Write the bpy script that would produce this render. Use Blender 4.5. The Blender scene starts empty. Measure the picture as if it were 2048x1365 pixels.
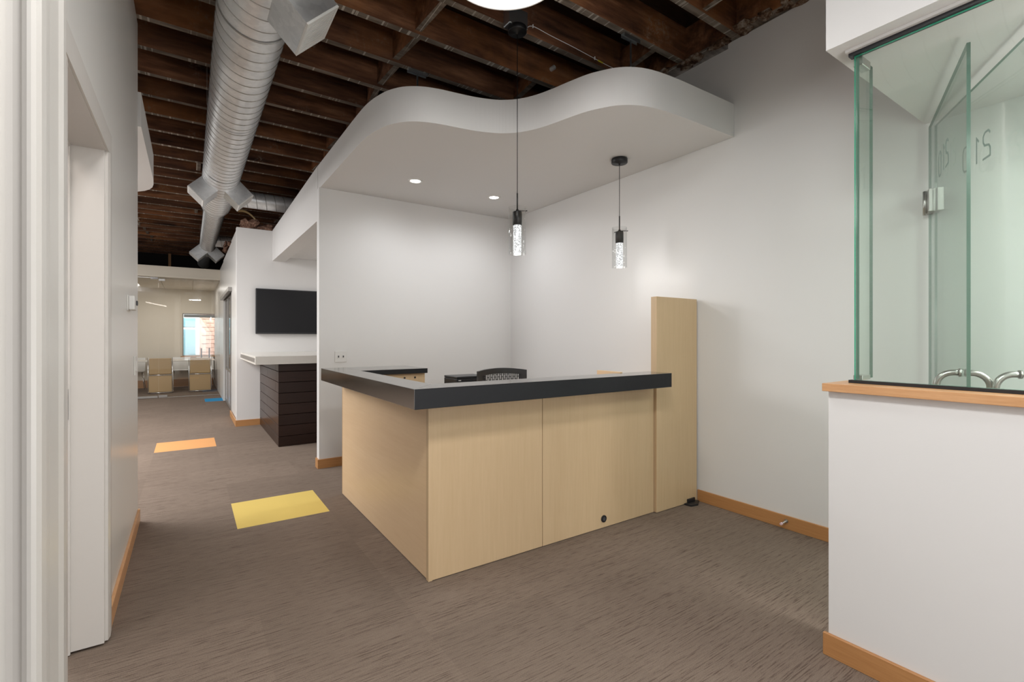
import bpy, bmesh, math, random
from mathutils import Vector, Matrix, noise as mnoise
random.seed(7)
R = math.radians
sc = bpy.context.scene
COL = sc.collection

# ------------------------------------------------------------------ camera
cam_d = bpy.data.cameras.new('camera')
cam_d.sensor_width = 36.0
cam_d.lens = 953.0 / 2048.0 * 36.0
cam_d.shift_y = -5.5 / 2048.0
cam_d.clip_start = 0.05
cam_d.clip_end = 200
cam = bpy.data.objects.new('camera', cam_d)
cam.location = (0, 0, 1.32)
cam.rotation_euler = (R(90), 0, -R(34.13))
COL.objects.link(cam)
sc.camera = cam

# ------------------------------------------------------------------ world, lights, exposure
world = bpy.data.worlds.new('world')
sc.world = world
world.use_nodes = True
bg = world.node_tree.nodes['Background']
bg.inputs[0].default_value = (0.96, 0.98, 1.0, 1)
bg.inputs[1].default_value = .4

def area(name, loc, rot, sx, sy, power, color=(1, 1, 1), parent=None):
    d = bpy.data.lights.new(name, 'AREA')
    d.shape = 'RECTANGLE'
    d.size, d.size_y = sx, sy
    d.energy = power
    d.color = color
    o = bpy.data.objects.new(name, d)
    o.location = loc
    o.rotation_euler = rot
    COL.objects.link(o)
    return o

def point_fill(name, loc, radius, power, color=(1, 1, 1)):  # soft point light, used for the added fills
    d = bpy.data.lights.new(name, 'POINT')
    d.shadow_soft_size = radius
    d.energy = power
    d.color = color
    o = bpy.data.objects.new(name, d)
    o.location = loc
    COL.objects.link(o)

area('lobby_top_fill', (.22, .3, 3.05), (0, 0, 0), .45, .4, 54, (1, .99, .97))  # added out of frame to lift the lower right wall
area('entry_fill', (-1.4, -1.6, 3.3), (0, 0, 0), 1.2, 1.2, 24, (1, .99, .97))  # added area light over the unseen lobby, no fixture built
point_fill('lobby_fill', (.95, .28, 2.2), .16, 11, (1, .99, .98))  # added unseen fill for right wall and dropped ceiling front
point_fill('low_fill', (1.75, -1.9, .9), .25, 52, (1, .99, .98))  # added uplight behind the camera for soffit and joist undersides
area('rear_window_light', (.8, -3.25, 1.3), (R(95), 0, R(-8)), 3.2, 2.2, 66, (.98, .985, 1))
point_fill('vestibule_fill', (2.6, -.35, 1.5), .15, 17, (1, .98, .96))  # added out of view to lift the vestibule wall and ceiling
area('vestibule_top_fill', (2.8, -0.6, 2.48), (0, 0, 0), 0.7, 0.9, 40, (1, .98, .95))  # added area fill, brightens what shows through the vestibule glass
area('corridor_daylight_fill', (-2.3, 6.6, 2.8), (0, R(-14), 0), 2.0, 3.0, 265, (1, .985, .97))  # added light standing in for daylight from unseen windows
point_fill('corridor_fill', (-1.7, 5.6, 1.9), .25, 42, (1, .985, .97))  # extra point light added in the unseen area beyond the left wall
area('hall_daylight_fill', (-2.4, 10.6, 2.9), (0, R(-15), 0), 1.2, 3.0, 85, (1, .97, .93))  # added along the hall in place of unseen window light
area('conference_fill', (-0.4, 14.6, 2.62), (0, 0, 0), 1.6, 1.2, 13, (1, .95, .88))  # added area light brightening the conference room, no fixture built
area('niche_fill', (2.2, 6.6, 2.5), (0, 0, 0), 0.8, 1.2, 8, (1, .97, .95))  # added fill for the niche, no fixture built
area('ceiling_light_office', (-1.1, 2.1, 2.7), (0, R(12), 0), 0.7, 0.9, 16, (1, .90, .82))
area('outside_daylight', (0, 17.4, 4.6), (R(40), 0, 0), 4, 1.0, 500, (1, .99, .97))

vs = sc.view_settings
vs.view_transform = 'Standard'
vs.look = 'None'
vs.gamma = 1.0
vs.use_curve_mapping = False
vs.exposure = 0.08
sc.cycles.max_bounces = 10
sc.cycles.diffuse_bounces = 5
sc.cycles.transparent_max_bounces = 24
sc.cycles.caustics_reflective = False
sc.cycles.caustics_refractive = False
sc.cycles.sample_clamp_indirect = 6.0
sc.cycles.use_denoising = True

# ------------------------------------------------------------------ materials
def srgb(r, g, b):
    f = lambda c: (c / 255 / 12.92) if c / 255 <= .04045 else ((c / 255 + .055) / 1.055) ** 2.4
    return (f(r), f(g), f(b), 1)

class NT:
    def __init__(s, name):
        s.m = bpy.data.materials.new(name)
        s.m.use_nodes = True
        s.n = s.m.node_tree.nodes
        s.l = s.m.node_tree.links
        s.b = s.n['Principled BSDF']
        s.out = s.n['Material Output']
    def new(s, t, **kw):
        n = s.n.new(t)
        for k, v in kw.items():
            if hasattr(n, k) and not k.startswith('i_'):
                setattr(n, k, v)
        return n
    def link(s, a, b):
        s.l.new(a, b)
    def coords(s, scale=(1, 1, 1), kind='Object', rot=(0, 0, 0)):
        if kind == 'World':
            g = s.new('ShaderNodeNewGeometry').outputs['Position']
        else:
            g = s.new('ShaderNodeTexCoord').outputs[kind]
        mp = s.new('ShaderNodeMapping')
        mp.inputs['Scale'].default_value = scale
        mp.inputs['Rotation'].default_value = rot
        s.link(g, mp.inputs[0])
        return mp.outputs[0]
    def noise(s, vec, scale=5, detail=4, rough=.55):
        n = s.new('ShaderNodeTexNoise')
        n.inputs['Scale'].default_value = scale
        n.inputs['Detail'].default_value = detail
        n.inputs['Roughness'].default_value = rough
        if vec is not None:
            s.link(vec, n.inputs['Vector'])
        return n.outputs['Fac']
    def ramp(s, fac, stops):
        r = s.new('ShaderNodeValToRGB')
        e = r.color_ramp.elements
        while len(e) < len(stops):
            e.new(.5)
        for i, (p, c) in enumerate(stops):
            e[i].position = p
            e[i].color = c if len(c) == 4 else (*c, 1)
        s.link(fac, r.inputs[0])
        return r.outputs[0]
    def mix(s, fac, a, b, mode='MIX'):
        m = s.new('ShaderNodeMix', data_type='RGBA', blend_type=mode)
        for sock, v in ((m.inputs[0], fac), (m.inputs[6], a), (m.inputs[7], b)):
            if hasattr(v, 'is_linked'):
                s.link(v, sock)
            else:
                sock.default_value = v
        return m.outputs[2]
    def math(s, op, a, b=0.0):
        m = s.new('ShaderNodeMath', operation=op)
        for sock, v in ((m.inputs[0], a), (m.inputs[1], b)):
            if hasattr(v, 'is_linked'):
                s.link(v, sock)
            else:
                sock.default_value = v
        return m.outputs[0]
    def bump(s, h, strength=.3, dist=.002):
        b = s.new('ShaderNodeBump')
        b.inputs['Strength'].default_value = strength
        b.inputs['Distance'].default_value = dist
        s.link(h, b.inputs['Height'])
        s.link(b.outputs[0], s.b.inputs['Normal'])
    def set(s, col=None, rough=None, metal=None, spec=None):
        for k, v in (('Base Color', col), ('Roughness', rough), ('Metallic', metal), ('Specular IOR Level', spec)):
            if v is None:
                continue
            if hasattr(v, 'is_linked'):
                s.link(v, s.b.inputs[k])
            else:
                s.b.inputs[k].default_value = v
        return s

def paint(name, col, rough=.5, spec=.35, bump=.06):
    t = NT(name)
    v = t.coords(kind='World')
    n = t.noise(v, 2.0, 3)
    c = t.mix(t.math('MULTIPLY', n, .10), col, tuple(x * .8 for x in col[:3]) + (1,))
    t.set(c, rough, 0, spec)
    t.bump(t.noise(v, 160, 2), bump, .002)
    return t.m

def plain(name, col, rough=.5, metal=0, spec=.5):
    t = NT(name)
    n = t.noise(t.coords(), 30, 3)
    t.set(t.mix(t.math('MULTIPLY', n, .15), col, tuple(x * .7 for x in col[:3]) + (1,)), rough, metal, spec)
    return t.m

def wood(name, light, dark, scale, rough=.45, spec=.4, detail_amt=.5, rnd=0):
    """grain is stretched where scale is small"""
    t = NT(name)
    v = t.coords(scale, 'World')
    n1 = t.noise(v, 1.0, 6, .6)
    v2 = t.coords(tuple(x * 5 for x in scale), 'World')
    n2 = t.noise(v2, 1.0, 3, .6)
    f = t.math('ADD', t.math('MULTIPLY', n1, 1 - detail_amt), t.math('MULTIPLY', n2, detail_amt))
    c = t.ramp(f, [(.3, dark), (.68, light)])
    if rnd:
        oi = t.new('ShaderNodeObjectInfo').outputs['Random']
        c = t.mix(t.math('MULTIPLY', oi, rnd), c, tuple(x * .45 for x in dark[:3]) + (1,))
    t.set(c, rough, 0, spec)
    return t.m

M = {}
M['wall'] = paint('white_wall_paint', (.745, .737, .73, 1), .42, .4)
M['wall_gloss'] = paint('white_satin_paint', (.74, .725, .70, 1), .28, .5, .03)
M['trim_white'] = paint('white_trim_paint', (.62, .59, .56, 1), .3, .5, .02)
M['rear_paint'] = paint('dimmed_rear_paint', (.38, .38, .38, 1), .6, .2)  # unseen rear wall toned down to dim reflections in the counter
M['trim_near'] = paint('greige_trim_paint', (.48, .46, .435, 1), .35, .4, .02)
M['soffit'] = paint('white_ceiling_paint', (.68, .67, .66, 1), .6, .2)
M['cream'] = paint('cream_wall_paint', (.74, .68, .58, 1), .5, .3)
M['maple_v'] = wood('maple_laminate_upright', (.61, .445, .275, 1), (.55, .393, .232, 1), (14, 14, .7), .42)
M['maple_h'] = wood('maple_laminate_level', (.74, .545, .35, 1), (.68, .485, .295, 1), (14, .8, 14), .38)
M['orange_wood'] = wood('cherry_wood_stain', (.52, .265, .105, 1), (.40, .185, .066, 1), (2.0, 2.0, 60), .38)
M['sill_wood'] = wood('maple_sill', (.66, .375, .19, 1), (.52, .262, .112, 1), (5, 3, 40), .35)
M['dark_plank'] = wood('espresso_wood', (.040, .017, .011, 1), (.020, .009, .006, 1), (3, 3, 40), .3, .3, .5, .3)
M['black_metal'] = plain('black_lamp_metal', (.012, .012, .013, 1), .4, .2)
M['black_plastic'] = plain('black_plastic', (.016, .017, .02, 1), .38)
M['dark_grey'] = plain('dark_grey_plastic', (.06, .06, .065, 1), .45)
M['steel'] = plain('brushed_steel', (.50, .49, .47, 1), .32, 1)
M['chrome'] = plain('chrome', (.75, .75, .75, 1), .15, 1)
M['zinc'] = plain('zinc_rod', (.55, .58, .60, 1), .4, 1)
M['white_plastic'] = plain('white_plastic', (.74, .73, .71, 1), .35)
M['white_lam'] = plain('white_laminate', (.72, .69, .64, 1), .25)
M['tan'] = plain('tan_leather', (.50, .335, .165, 1), .5)
M['pink'] = plain('pale_pink_rubber', (.75, .55, .6, 1), .5)
M['grey_frost'] = plain('grey_frosted_panel', (.50, .50, .52, 1), .25)
M['grey_frame'] = plain('grey_aluminium', (.36, .34, .32, 1), .35, .6)
M['insul_tan'] = plain('insulation_backing_paper', (.46, .33, .16, 1), .8)
M['white_wire'] = plain('white_wire', (.7, .7, .7, 1), .5)
M['yellow_tape'] = plain('yellow_tape', (.6, .5, .03, 1), .5)
M['black_void'] = plain('unlit_void_black', (.012, .009, .008, 1), .9)  # near-black colour standing in for unlit depth behind things

def counter_mat():
    t = NT('black_counter_laminate')
    v = t.coords((1, 1, 240), 'World')
    n = t.noise(v, 6, 3)
    t.set((.26, .255, .25, 1), .2, 1, .5)
    t.b.inputs['IOR'].default_value = 2.1
    r = t.math('ADD', t.math('MULTIPLY', n, .10), .08)
    t.link(r, t.b.inputs['Roughness'])
    return t.m
M['counter'] = counter_mat()
M['counter_front'] = plain('matt_black_laminate', (.016, .0165, .019, 1), .45, 0, .22)

def screen_mat():
    t = NT('tv_screen_glass')
    t.set((.014, .014, .016, 1), .35, 0, .25)
    return t.m
M['screen'] = screen_mat()

def carpet(name, a, b, c, tint=True):
    t = NT(name)
    na = t.noise(t.coords((2.2, 150, 1), 'World'), 1.0, 2, .5)
    nb = t.noise(t.coords((14.0, 210, 1), 'World'), 1.0, 2, .5)
    n1 = t.math('ADD', t.math('MULTIPLY', na, .5), t.math('MULTIPLY', nb, .5))
    n2 = t.noise(t.coords((210, 260, 1), 'World'), 1.0, 2, .6)
    col = t.ramp(n1, [(.39, b), (.455, a), (.60, c)])
    gr = t.ramp(n2, [(.38, tuple(x * .62 for x in a[:3]) + (1,)), (.62, tuple(min(1, x * 1.35) for x in a[:3]) + (1,))])
    col = t.mix(.38, col, gr)
    v3 = t.noise(t.coords((1.2, 1.2, 1), 'World'), 1.0, 4)
    col = t.mix(t.math('MULTIPLY', v3, .32), col, tuple(x * .55 for x in b[:3]) + (1,))
    oi = t.new('ShaderNodeObjectInfo').outputs['Random']
    col = t.mix(t.math('MULTIPLY', oi, .34), col, tuple(x * .6 for x in a[:3]) + (1,))
    t.set(col, .92, 0, .12)
    h = t.math('ADD', n1, t.math('MULTIPLY', n2, .5))
    t.bump(h, .5, .004)
    return t.m
M['carpet'] = carpet('brown_striped_carpet', (.225, .172, .137, 1), (.07, .047, .035, 1), (.29, .228, .185, 1))
def flat_carpet(name, c):
    t = NT(name)
    n = t.noise(t.coords((1, 1, 1), 'World'), 260, 3)
    n2 = t.noise(t.coords((1, 1, 1), 'World'), 5, 3)
    col = t.mix(t.math('MULTIPLY', n, .3), c, tuple(x * .6 for x in c[:3]) + (1,))
    col = t.mix(t.math('MULTIPLY', n2, .15), col, tuple(x * .6 for x in c[:3]) + (1,))
    t.set(col, .9, 0, .1)
    t.bump(n, .4, .003)
    return t.m
M['yellow'] = flat_carpet('yellow_carpet', (.74, .555, .165, 1))
M['orange'] = flat_carpet('orange_carpet', (.70, .345, .14, 1))
M['blue'] = flat_carpet('blue_carpet', (.035, .27, .52, 1))

def joist_mat():
    t = NT('old_brown_timber')
    v = t.coords((1.2, 9, 9), 'World')
    n1 = t.noise(v, 1.0, 6, .65)
    v2 = t.coords((1.1, 1.1, 1.1), 'World')
    n2 = t.noise(v2, 1.0, 4, .6)
    col = t.ramp(n1, [(.30, (.022, .008, .004, 1)), (.52, (.175, .072, .034, 1)), (.74, (.42, .20, .10, 1))])
    org = t.ramp(n2, [(.50, (0, 0, 0, 1)), (.68, (1, 1, 1, 1))])
    col = t.mix(t.math('MULTIPLY', org, .65), col, (.44, .17, .05, 1))
    # old plaster and paint crust
    n3 = t.noise(t.coords((1.0, 1.0, 1.0), 'World'), 2.2, 3)
    n4 = t.noise(t.coords((1.0, 1.0, 1.0), 'World'), 34, 6, .75)
    m = t.math('MULTIPLY', t.ramp(n3, [(.57, (0, 0, 0, 1)), (.68, (1, 1, 1, 1))]), t.ramp(n4, [(.50, (0, 0, 0, 1)), (.60, (1, 1, 1, 1))]))
    col = t.mix(t.math('MULTIPLY', m, .55), col, (.36, .30, .24, 1))
    # bottom edges are weathered grey
    g = t.new('ShaderNodeNewGeometry')
    sep = t.new('ShaderNodeSeparateXYZ')
    t.link(g.outputs['True Normal'], sep.inputs[0])
    down = t.math('LESS_THAN', sep.outputs[2], -.5)
    grey = t.ramp(t.noise(t.coords((3, 20, 1), 'World'), 1.0, 5), [(.35, (.13, .10, .075, 1)), (.65, (.30, .25, .205, 1))])
    # pale lath ticks across the underside
    lt = t.noise(t.coords((48, .5, .5), 'World'), 1.0, 1)
    tk = t.ramp(lt, [(.60, (0, 0, 0, 1)), (.64, (1, 1, 1, 1))])
    grey = t.mix(t.math('MULTIPLY', tk, .8), grey, (.62, .57, .50, 1))
    col = t.mix(down, col, grey)
    oi = t.new('ShaderNodeObjectInfo').outputs['Random']
    col = t.mix(t.math('MULTIPLY', oi, .4), col, (.02, .009, .005, 1))
    t.set(col, .72, 0, .3)
    t.bump(n1, .5, .01)
    return t.m
M['joist'] = joist_mat()
M['deck'] = wood('dark_deck_boards', (.045, .022, .012, 1), (.012, .006, .004, 1), (2, 9, 1), .85, .2)

def galv(name='galvanised_steel', metal=.45):
    t = NT(name)
    v = t.coords((1, 1, 1), 'World')
    vo = t.new('ShaderNodeTexVoronoi')
    vo.inputs['Scale'].default_value = 34
    t.link(v, vo.inputs['Vector'])
    n = t.noise(v, 5, 4)
    f = t.math('ADD', t.math('MULTIPLY', vo.outputs['Color'], .35), t.math('MULTIPLY', n, .65))
    col = t.ramp(f, [(.2, (.64, .66, .675, 1)), (.8, (.86, .875, .885, 1))])
    t.set(col, .36, metal, .5)
    t.link(t.math('ADD', t.math('MULTIPLY', n, .25), .22), t.b.inputs['Roughness'])
    return t.m
M['galv'] = galv()
M['galv_sheet'] = galv('galvanised_sheet', .85)
M['seam'] = plain('duct_seam_steel', (.42, .42, .41, 1), .4, .9)

def glass(name, tint, refl=1.0, tw=None):
    """architectural pane: tinted see-through plus mirror reflection by Fresnel"""
    t = NT(name)
    t.n.remove(t.b)
    tr = t.new('ShaderNodeBsdfTransparent')
    tr.inputs[0].default_value = tint
    gl = t.new('ShaderNodeBsdfGlossy')
    gl.inputs['Roughness'].default_value = .012
    lw = t.new('ShaderNodeLayerWeight')
    lw.inputs['Blend'].default_value = .5
    n = t.noise(t.coords(kind='World'), 3, 2)
    f = t.math('ADD', t.math('MULTIPLY', t.math('POWER', lw.outputs['Facing'], 5.0), .9), .042)
    f = t.math('MULTIPLY', f, t.math('ADD', t.math('MULTIPLY', n, .1), refl))
    mx = t.new('ShaderNodeMixShader')
    t.link(f, mx.inputs[0])
    t.link(tr.outputs[0], mx.inputs[1])
    t.link(gl.outputs[0], mx.inputs[2])
    t.link(mx.outputs[0], t.out.inputs[0])
    return t.m
M['glass_green'] = glass('green_tinted_glass', (.935, .968, .948, 1))
M['glass_door'] = glass('green_door_glass', (.938, .972, .953, 1), .7)
M['glass_clear'] = glass('clear_glass', (.975, .98, .975, 1))
M['glass_shade'] = glass('lamp_glass', (.97, .975, .975, 1), .9)
def edge_glass(name, c):
    t = NT(name)
    n = t.noise(t.coords((1, 1, 3), 'World'), 2, 2)
    t.set(t.mix(t.math('MULTIPLY', n, .5), c, tuple(x * .5 for x in c[:3]) + (1,)), .12, 0, .6)
    return t.m
M['glass_edge'] = edge_glass('green_glass_edge', (.03, .42, .26, 1))
M['glass_edge_dim'] = edge_glass('grey_green_glass_edge', (.16, .26, .215, 1))
M['numeral'] = plain('grey_vinyl_numeral', (.34, .43, .41, 1), .5)

def emis(name, col, s, bubbly=False):
    t = NT(name)
    t.set(col, .4)
    t.b.inputs['Emission Color'].default_value = col
    if bubbly:
        t.set((.1, .1, .1, 1), .15)
        vo = t.new('ShaderNodeTexVoronoi')
        vo.inputs['Scale'].default_value = 95
        t.link(t.coords((1, 1, 1)), vo.inputs['Vector'])
        f = t.ramp(vo.outputs['Distance'], [(.15, (.16, .16, .17, 1)), (.6, (1, 1, 1, 1))])
        e = t.math('MULTIPLY', f, s)
        t.link(e, t.b.inputs['Emission Strength'])
    else:
        t.b.inputs['Emission Strength'].default_value = s
    return t.m
M['disc'] = emis('disc_lamp_diffuser', (1, .985, .96, 1), 3.0)
M['lens'] = emis('downlight_lens', (1, .97, .93, 1), 14.0)
M['crystal'] = emis('bubble_crystal', (.8, .8, .8, 1), 1.2, True)

def insul():
    t = NT('pink_insulation_wool')
    n = t.noise(t.coords((1, 1, 1), 'World'), 24, 6, .7)
    t.set(t.ramp(n, [(.35, (.13, .065, .045, 1)), (.65, (.42, .26, .19, 1))]), .95, 0, .1)
    t.bump(n, 1.0, .03)
    return t.m
M['insul'] = insul()
def rubble():
    t = NT('old_plaster_rubble')
    n = t.noise(t.coords((1, 1, 1), 'World'), 18, 6, .7)
    t.set(t.ramp(n, [(.38, (.04, .018, .01, 1)), (.5, (.16, .10, .065, 1)), (.66, (.42, .36, .30, 1))]), .95, 0, .1)
    t.bump(n, 1.0, .02)
    return t.m
M['rubble'] = rubble()
M['brick'] = wood('pink_brick', (.72, .50, .42, 1), (.58, .36, .28, 1), (4, 4, 8), .9, .1)
M['bldg_frame'] = plain('white_window_frame', (.85, .86, .86, 1), .5)
M['bldg_glass'] = plain('blue_window_glass', (.20, .42, .50, 1), .1)
M['shade'] = plain('grey_roller_blind', (.30, .32, .33, 1), .7)

# ------------------------------------------------------------------ mesh helpers
def B():
    return bmesh.new()
def box(bm, x0, x1, y0, y1, z0, z1):
    vs_ = [bm.verts.new(p) for p in ((x0, y0, z0), (x1, y0, z0), (x1, y1, z0), (x0, y1, z0), (x0, y0, z1), (x1, y0, z1), (x1, y1, z1), (x0, y1, z1))]
    fs = []
    for q in ((3, 2, 1, 0), (4, 5, 6, 7), (0, 1, 5, 4), (1, 2, 6, 5), (2, 3, 7, 6), (3, 0, 4, 7)):
        fs.append(bm.faces.new([vs_[i] for i in q]))
    return fs
def bevel(bm, w, seg=2):
    bmesh.ops.bevel(bm, geom=list(bm.edges), offset=w, segments=seg, affect='EDGES', profile=.5)
def bb(x0, x1, y0, y1, z0, z1, w=0.0, seg=1):
    bm = B()
    box(bm, x0, x1, y0, y1, z0, z1)
    if w:
        bevel(bm, w, seg)
    return bm
def obox(bm, o, ax, ay, az):
    """oriented box from corner o with three edge vectors"""
    o, ax, ay, az = map(Vector, (o, ax, ay, az))
    v = [bm.verts.new(o + a * ax + b * ay + c * az) for c in (0, 1) for b in (0, 1) for a in (0, 1)]
    fs = [bm.faces.new([v[i] for i in q]) for q in ((0, 2, 3, 1), (4, 5, 7, 6), (0, 1, 5, 4), (1, 3, 7, 5), (3, 2, 6, 7), (2, 0, 4, 6))]
    bmesh.ops.recalc_face_normals(bm, faces=fs)
    return fs
def prism(bm, pts, z0, z1):
    a = [bm.verts.new((x, y, z0)) for x, y in pts]
    b = [bm.verts.new((x, y, z1)) for x, y in pts]
    n = len(pts)
    fs = [bm.faces.new(a[::-1]), bm.faces.new(b)]
    for i in range(n):
        fs.append(bm.faces.new((a[i], a[(i + 1) % n], b[(i + 1) % n], b[i])))
    bmesh.ops.recalc_face_normals(bm, faces=fs)
    return fs
def tube(bm, pts, r, seg=10, caps=True):
    pts = [Vector(p) for p in pts]
    rings = []
    prev = None
    for i, p in enumerate(pts):
        t = (pts[min(i + 1, len(pts) - 1)] - pts[max(i - 1, 0)]).normalized()
        if prev is None:
            a = t.orthogonal().normalized()
        else:
            a = (prev - t * prev.dot(t))
            a = a.normalized() if a.length > 1e-6 else t.orthogonal().normalized()
        prev = a
        b = t.cross(a)
        rr = r[i] if isinstance(r, (list, tuple)) else r
        rings.append([bm.verts.new(p + rr * (math.cos(2 * math.pi * k / seg) * a + math.sin(2 * math.pi * k / seg) * b)) for k in range(seg)])
    for i in range(len(rings) - 1):
        for k in range(seg):
            f = bm.faces.new((rings[i][k], rings[i][(k + 1) % seg], rings[i + 1][(k + 1) % seg], rings[i + 1][k]))
            f.smooth = True
    if caps:
        bm.faces.new(rings[0][::-1])
        bm.faces.new(rings[-1])
def lathe(bm, prof, cx, cy, seg=32, smooth=True):
    rings = []
    for r, z in prof:
        if r < 1e-5:
            rings.append([bm.verts.new((cx, cy, z))])
        else:
            rings.append([bm.verts.new((cx + r * math.cos(2 * math.pi * k / seg), cy + r * math.sin(2 * math.pi * k / seg), z)) for k in range(seg)])
    for a, b in zip(rings, rings[1:]):
        for k in range(seg):
            k2 = (k + 1) % seg
            if len(a) == 1 and len(b) == 1:
                continue
            if len(a) == 1:
                f = bm.faces.new((a[0], b[k2], b[k]))
            elif len(b) == 1:
                f = bm.faces.new((a[k], a[k2], b[0]))
            else:
                f = bm.faces.new((a[k], a[k2], b[k2], b[k]))
            f.smooth = smooth
    bmesh.ops.recalc_face_normals(bm, faces=list(bm.faces))

W = {}
def wloc(o):
    return W[o.name] if o is not None else Vector((0, 0, 0))
def obj(name, bm, mat, parent=None, label=None, cat=None, group=None, kind=None, mats=None, origin=None):
    me = bpy.data.meshes.new(name)
    xs = [v.co for v in bm.verts]
    if origin is None:
        lo = Vector((min(v.x for v in xs), min(v.y for v in xs), min(v.z for v in xs)))
        hi = Vector((max(v.x for v in xs), max(v.y for v in xs), max(v.z for v in xs)))
        origin = Vector(((lo.x + hi.x) / 2, (lo.y + hi.y) / 2, lo.z))
    origin = Vector(origin)
    bmesh.ops.translate(bm, verts=bm.verts, vec=-origin)
    bm.to_mesh(me)
    bm.free()
    for m_ in (mats or [mat]):
        me.materials.append(m_)
    o = bpy.data.objects.new(name, me)
    COL.objects.link(o)
    W[o.name] = origin
    o.location = origin - wloc(parent)
    if parent is not None:
        o.parent = parent
    props(o, label, cat, group, kind)
    return o
def props(o, label=None, cat=None, group=None, kind=None):
    for k, v in (('label', label), ('category', cat), ('group', group), ('kind', kind)):
        if v:
            o[k] = v
def thing(name, loc, label, cat, group=None, kind=None):
    o = bpy.data.objects.new(name, None)
    o.location = loc
    o.empty_display_size = .1
    COL.objects.link(o)
    W[o.name] = Vector(loc)
    props(o, label, cat, group, kind)
    return o
def struct(name, bm, mat, label=None, parent=None, mats=None):
    return obj(name, bm, mat, parent, label, None, None, 'structure' if parent is None else None, mats)
def clone(o, parent, wl):
    """copy of one mesh object placed at world location wl"""
    c = o.copy()
    COL.objects.link(c)
    W[c.name] = Vector(wl)
    if parent is not None:
        c.parent = parent
    c.location = Vector(wl) - wloc(parent)
    return c

# ------------------------------------------------------------------ floor of carpet tiles
ZF = 0.0
floor = struct('floor', bb(-5.2, 3.6, -3.2, 16.2, -.12, -.011), M['carpet'], 'brown striped carpet tile floor')
P = .612
X0, Y0 = .277, 3.79
tile0 = None
for i in range(-3, 6):
    for j in range(-6, 17):
        x, y = X0 + i * P, Y0 + j * P
        if x > 3.42 or (y > 8.4 and (x > .7 or x < -1.6)) or (i == -3 and y < 4):
            continue
        if x > 1.1 and y > 5.1:
            continue
        special = {(0, 0): 'yellow', (-1, 5): 'orange', (0, 13): 'blue'}.get((i, j))
        if special == 'blue':
            pass
        if tile0 is None:
            bm = B()
            box(bm, x, x + P, y, y + P, -.0109, 0)
            tile0 = obj('carpet_tile', bm, M['carpet'], floor)
            first = tile0
            continue
        t = clone(tile0, floor, (x + P / 2, y + P / 2, -.0109))
        if special:
            t.data = tile0.data.copy()
            t.data.materials[0] = M[special]
            t['label'] = special + ' carpet tile'

# ------------------------------------------------------------------ walls
CZ = 3.585
RW, BW = 3.43, 5.09
wall_right = B()
box(wall_right, RW, RW + .12, -3.2, 2.10, 0, CZ)
box(wall_right, RW, RW + .12, 2.10, 8.3, 0, CZ - .04)
struct('wall_right', wall_right, M['wall'], 'tall white wall behind the reception desk end')
struct('wall_back', bb(1.09, RW, BW, BW + .10, 0, 2.85), M['wall'], 'white wall behind the reception desk')
struct('wall_middle', bb(.588, RW, 8.2, 8.32, 0, 2.985), M['wall'], 'white niche wall carrying the television')
wl = B()
box(wl, -.445, -.305, 2.70, 4.34, 0, 3.578)
box(wl, -.445, -.305, 1.86, 2.70, 2.16, 3.578)
box(wl, -.445, -.305, 1.02, 1.86, 0, 3.578)
struct('wall_left', wl, M['wall_gloss'], 'satin white wall with the open doorway')
struct('wall_near', bb(-3.0, -.215, .86, 1.0, 0, 3.578), M['wall'], 'white wall end beside the camera')
cor = B()
box(cor, .60, .72, 8.32, 9.45, 0, 2.985)
box(cor, .60, .72, 11.75, 16.0, 0, 2.93)
box(cor, .60, .72, 9.45, 11.75, 2.16, 2.96)
struct('wall_corridor', cor, M['wall_gloss'], 'white corridor wall with the sliding glass door')
struct('wall_far', bb(-2.6, .60, 13.05, 13.17, 2.70, 2.918), M['cream'], 'cream fascia above the conference glass')
cw = B()
box(cw, -2.6, -.15, 15.9, 16.0, 0, 2.67)
box(cw, .685, 1.2, 15.9, 16.0, 0, 2.67)
box(cw, -.15, .685, 15.9, 16.0, 0, .83)
box(cw, -.15, .685, 15.9, 16.0, 2.01, 2.67)
struct('wall_conference', cw, M['cream'], 'cream far wall of the conference room')
struct('wall_conference_side', bb(-2.7, -2.6, 13.17, 16.0, 0, 2.67), M['cream'], 'cream side wall of the conference room')
struct('wall_plenum', bb(-5.0, 3.5, 16.05, 16.15, 2.0, 3.9), M['black_void'], 'near-black wall standing in for the unlit space above the conference room')
struct('wall_plenum_side', bb(1.9, 2.0, 8.35, 16.05, 0, 3.9), M['black_void'], 'near-black wall standing in for the unlit space beside the corridor')

# vestibule
HX = 2.21
struct('wall_vestibule', bb(HX, HX + .18, -2.2, .905, 0, 1.10), M['wall'], 'white half wall of the glass vestibule')
struct('wall_vestibule_upper', bb(HX, RW, -2.2, .915, 2.525, 3.58), M['wall'], 'white bulkhead above the vestibule glass')

# the lobby behind the camera
struct('wall_rear', bb(-3.1, 3.43, -3.42, -3.30, 0, 3.58), M['rear_paint'], 'unseen grey wall behind the camera, darkened to dim reflections')
struct('wall_rear_side', bb(-3.1, -3.0, -3.30, 1.0, 0, 3.58), M['wall'], 'white side wall of the lobby')

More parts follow.
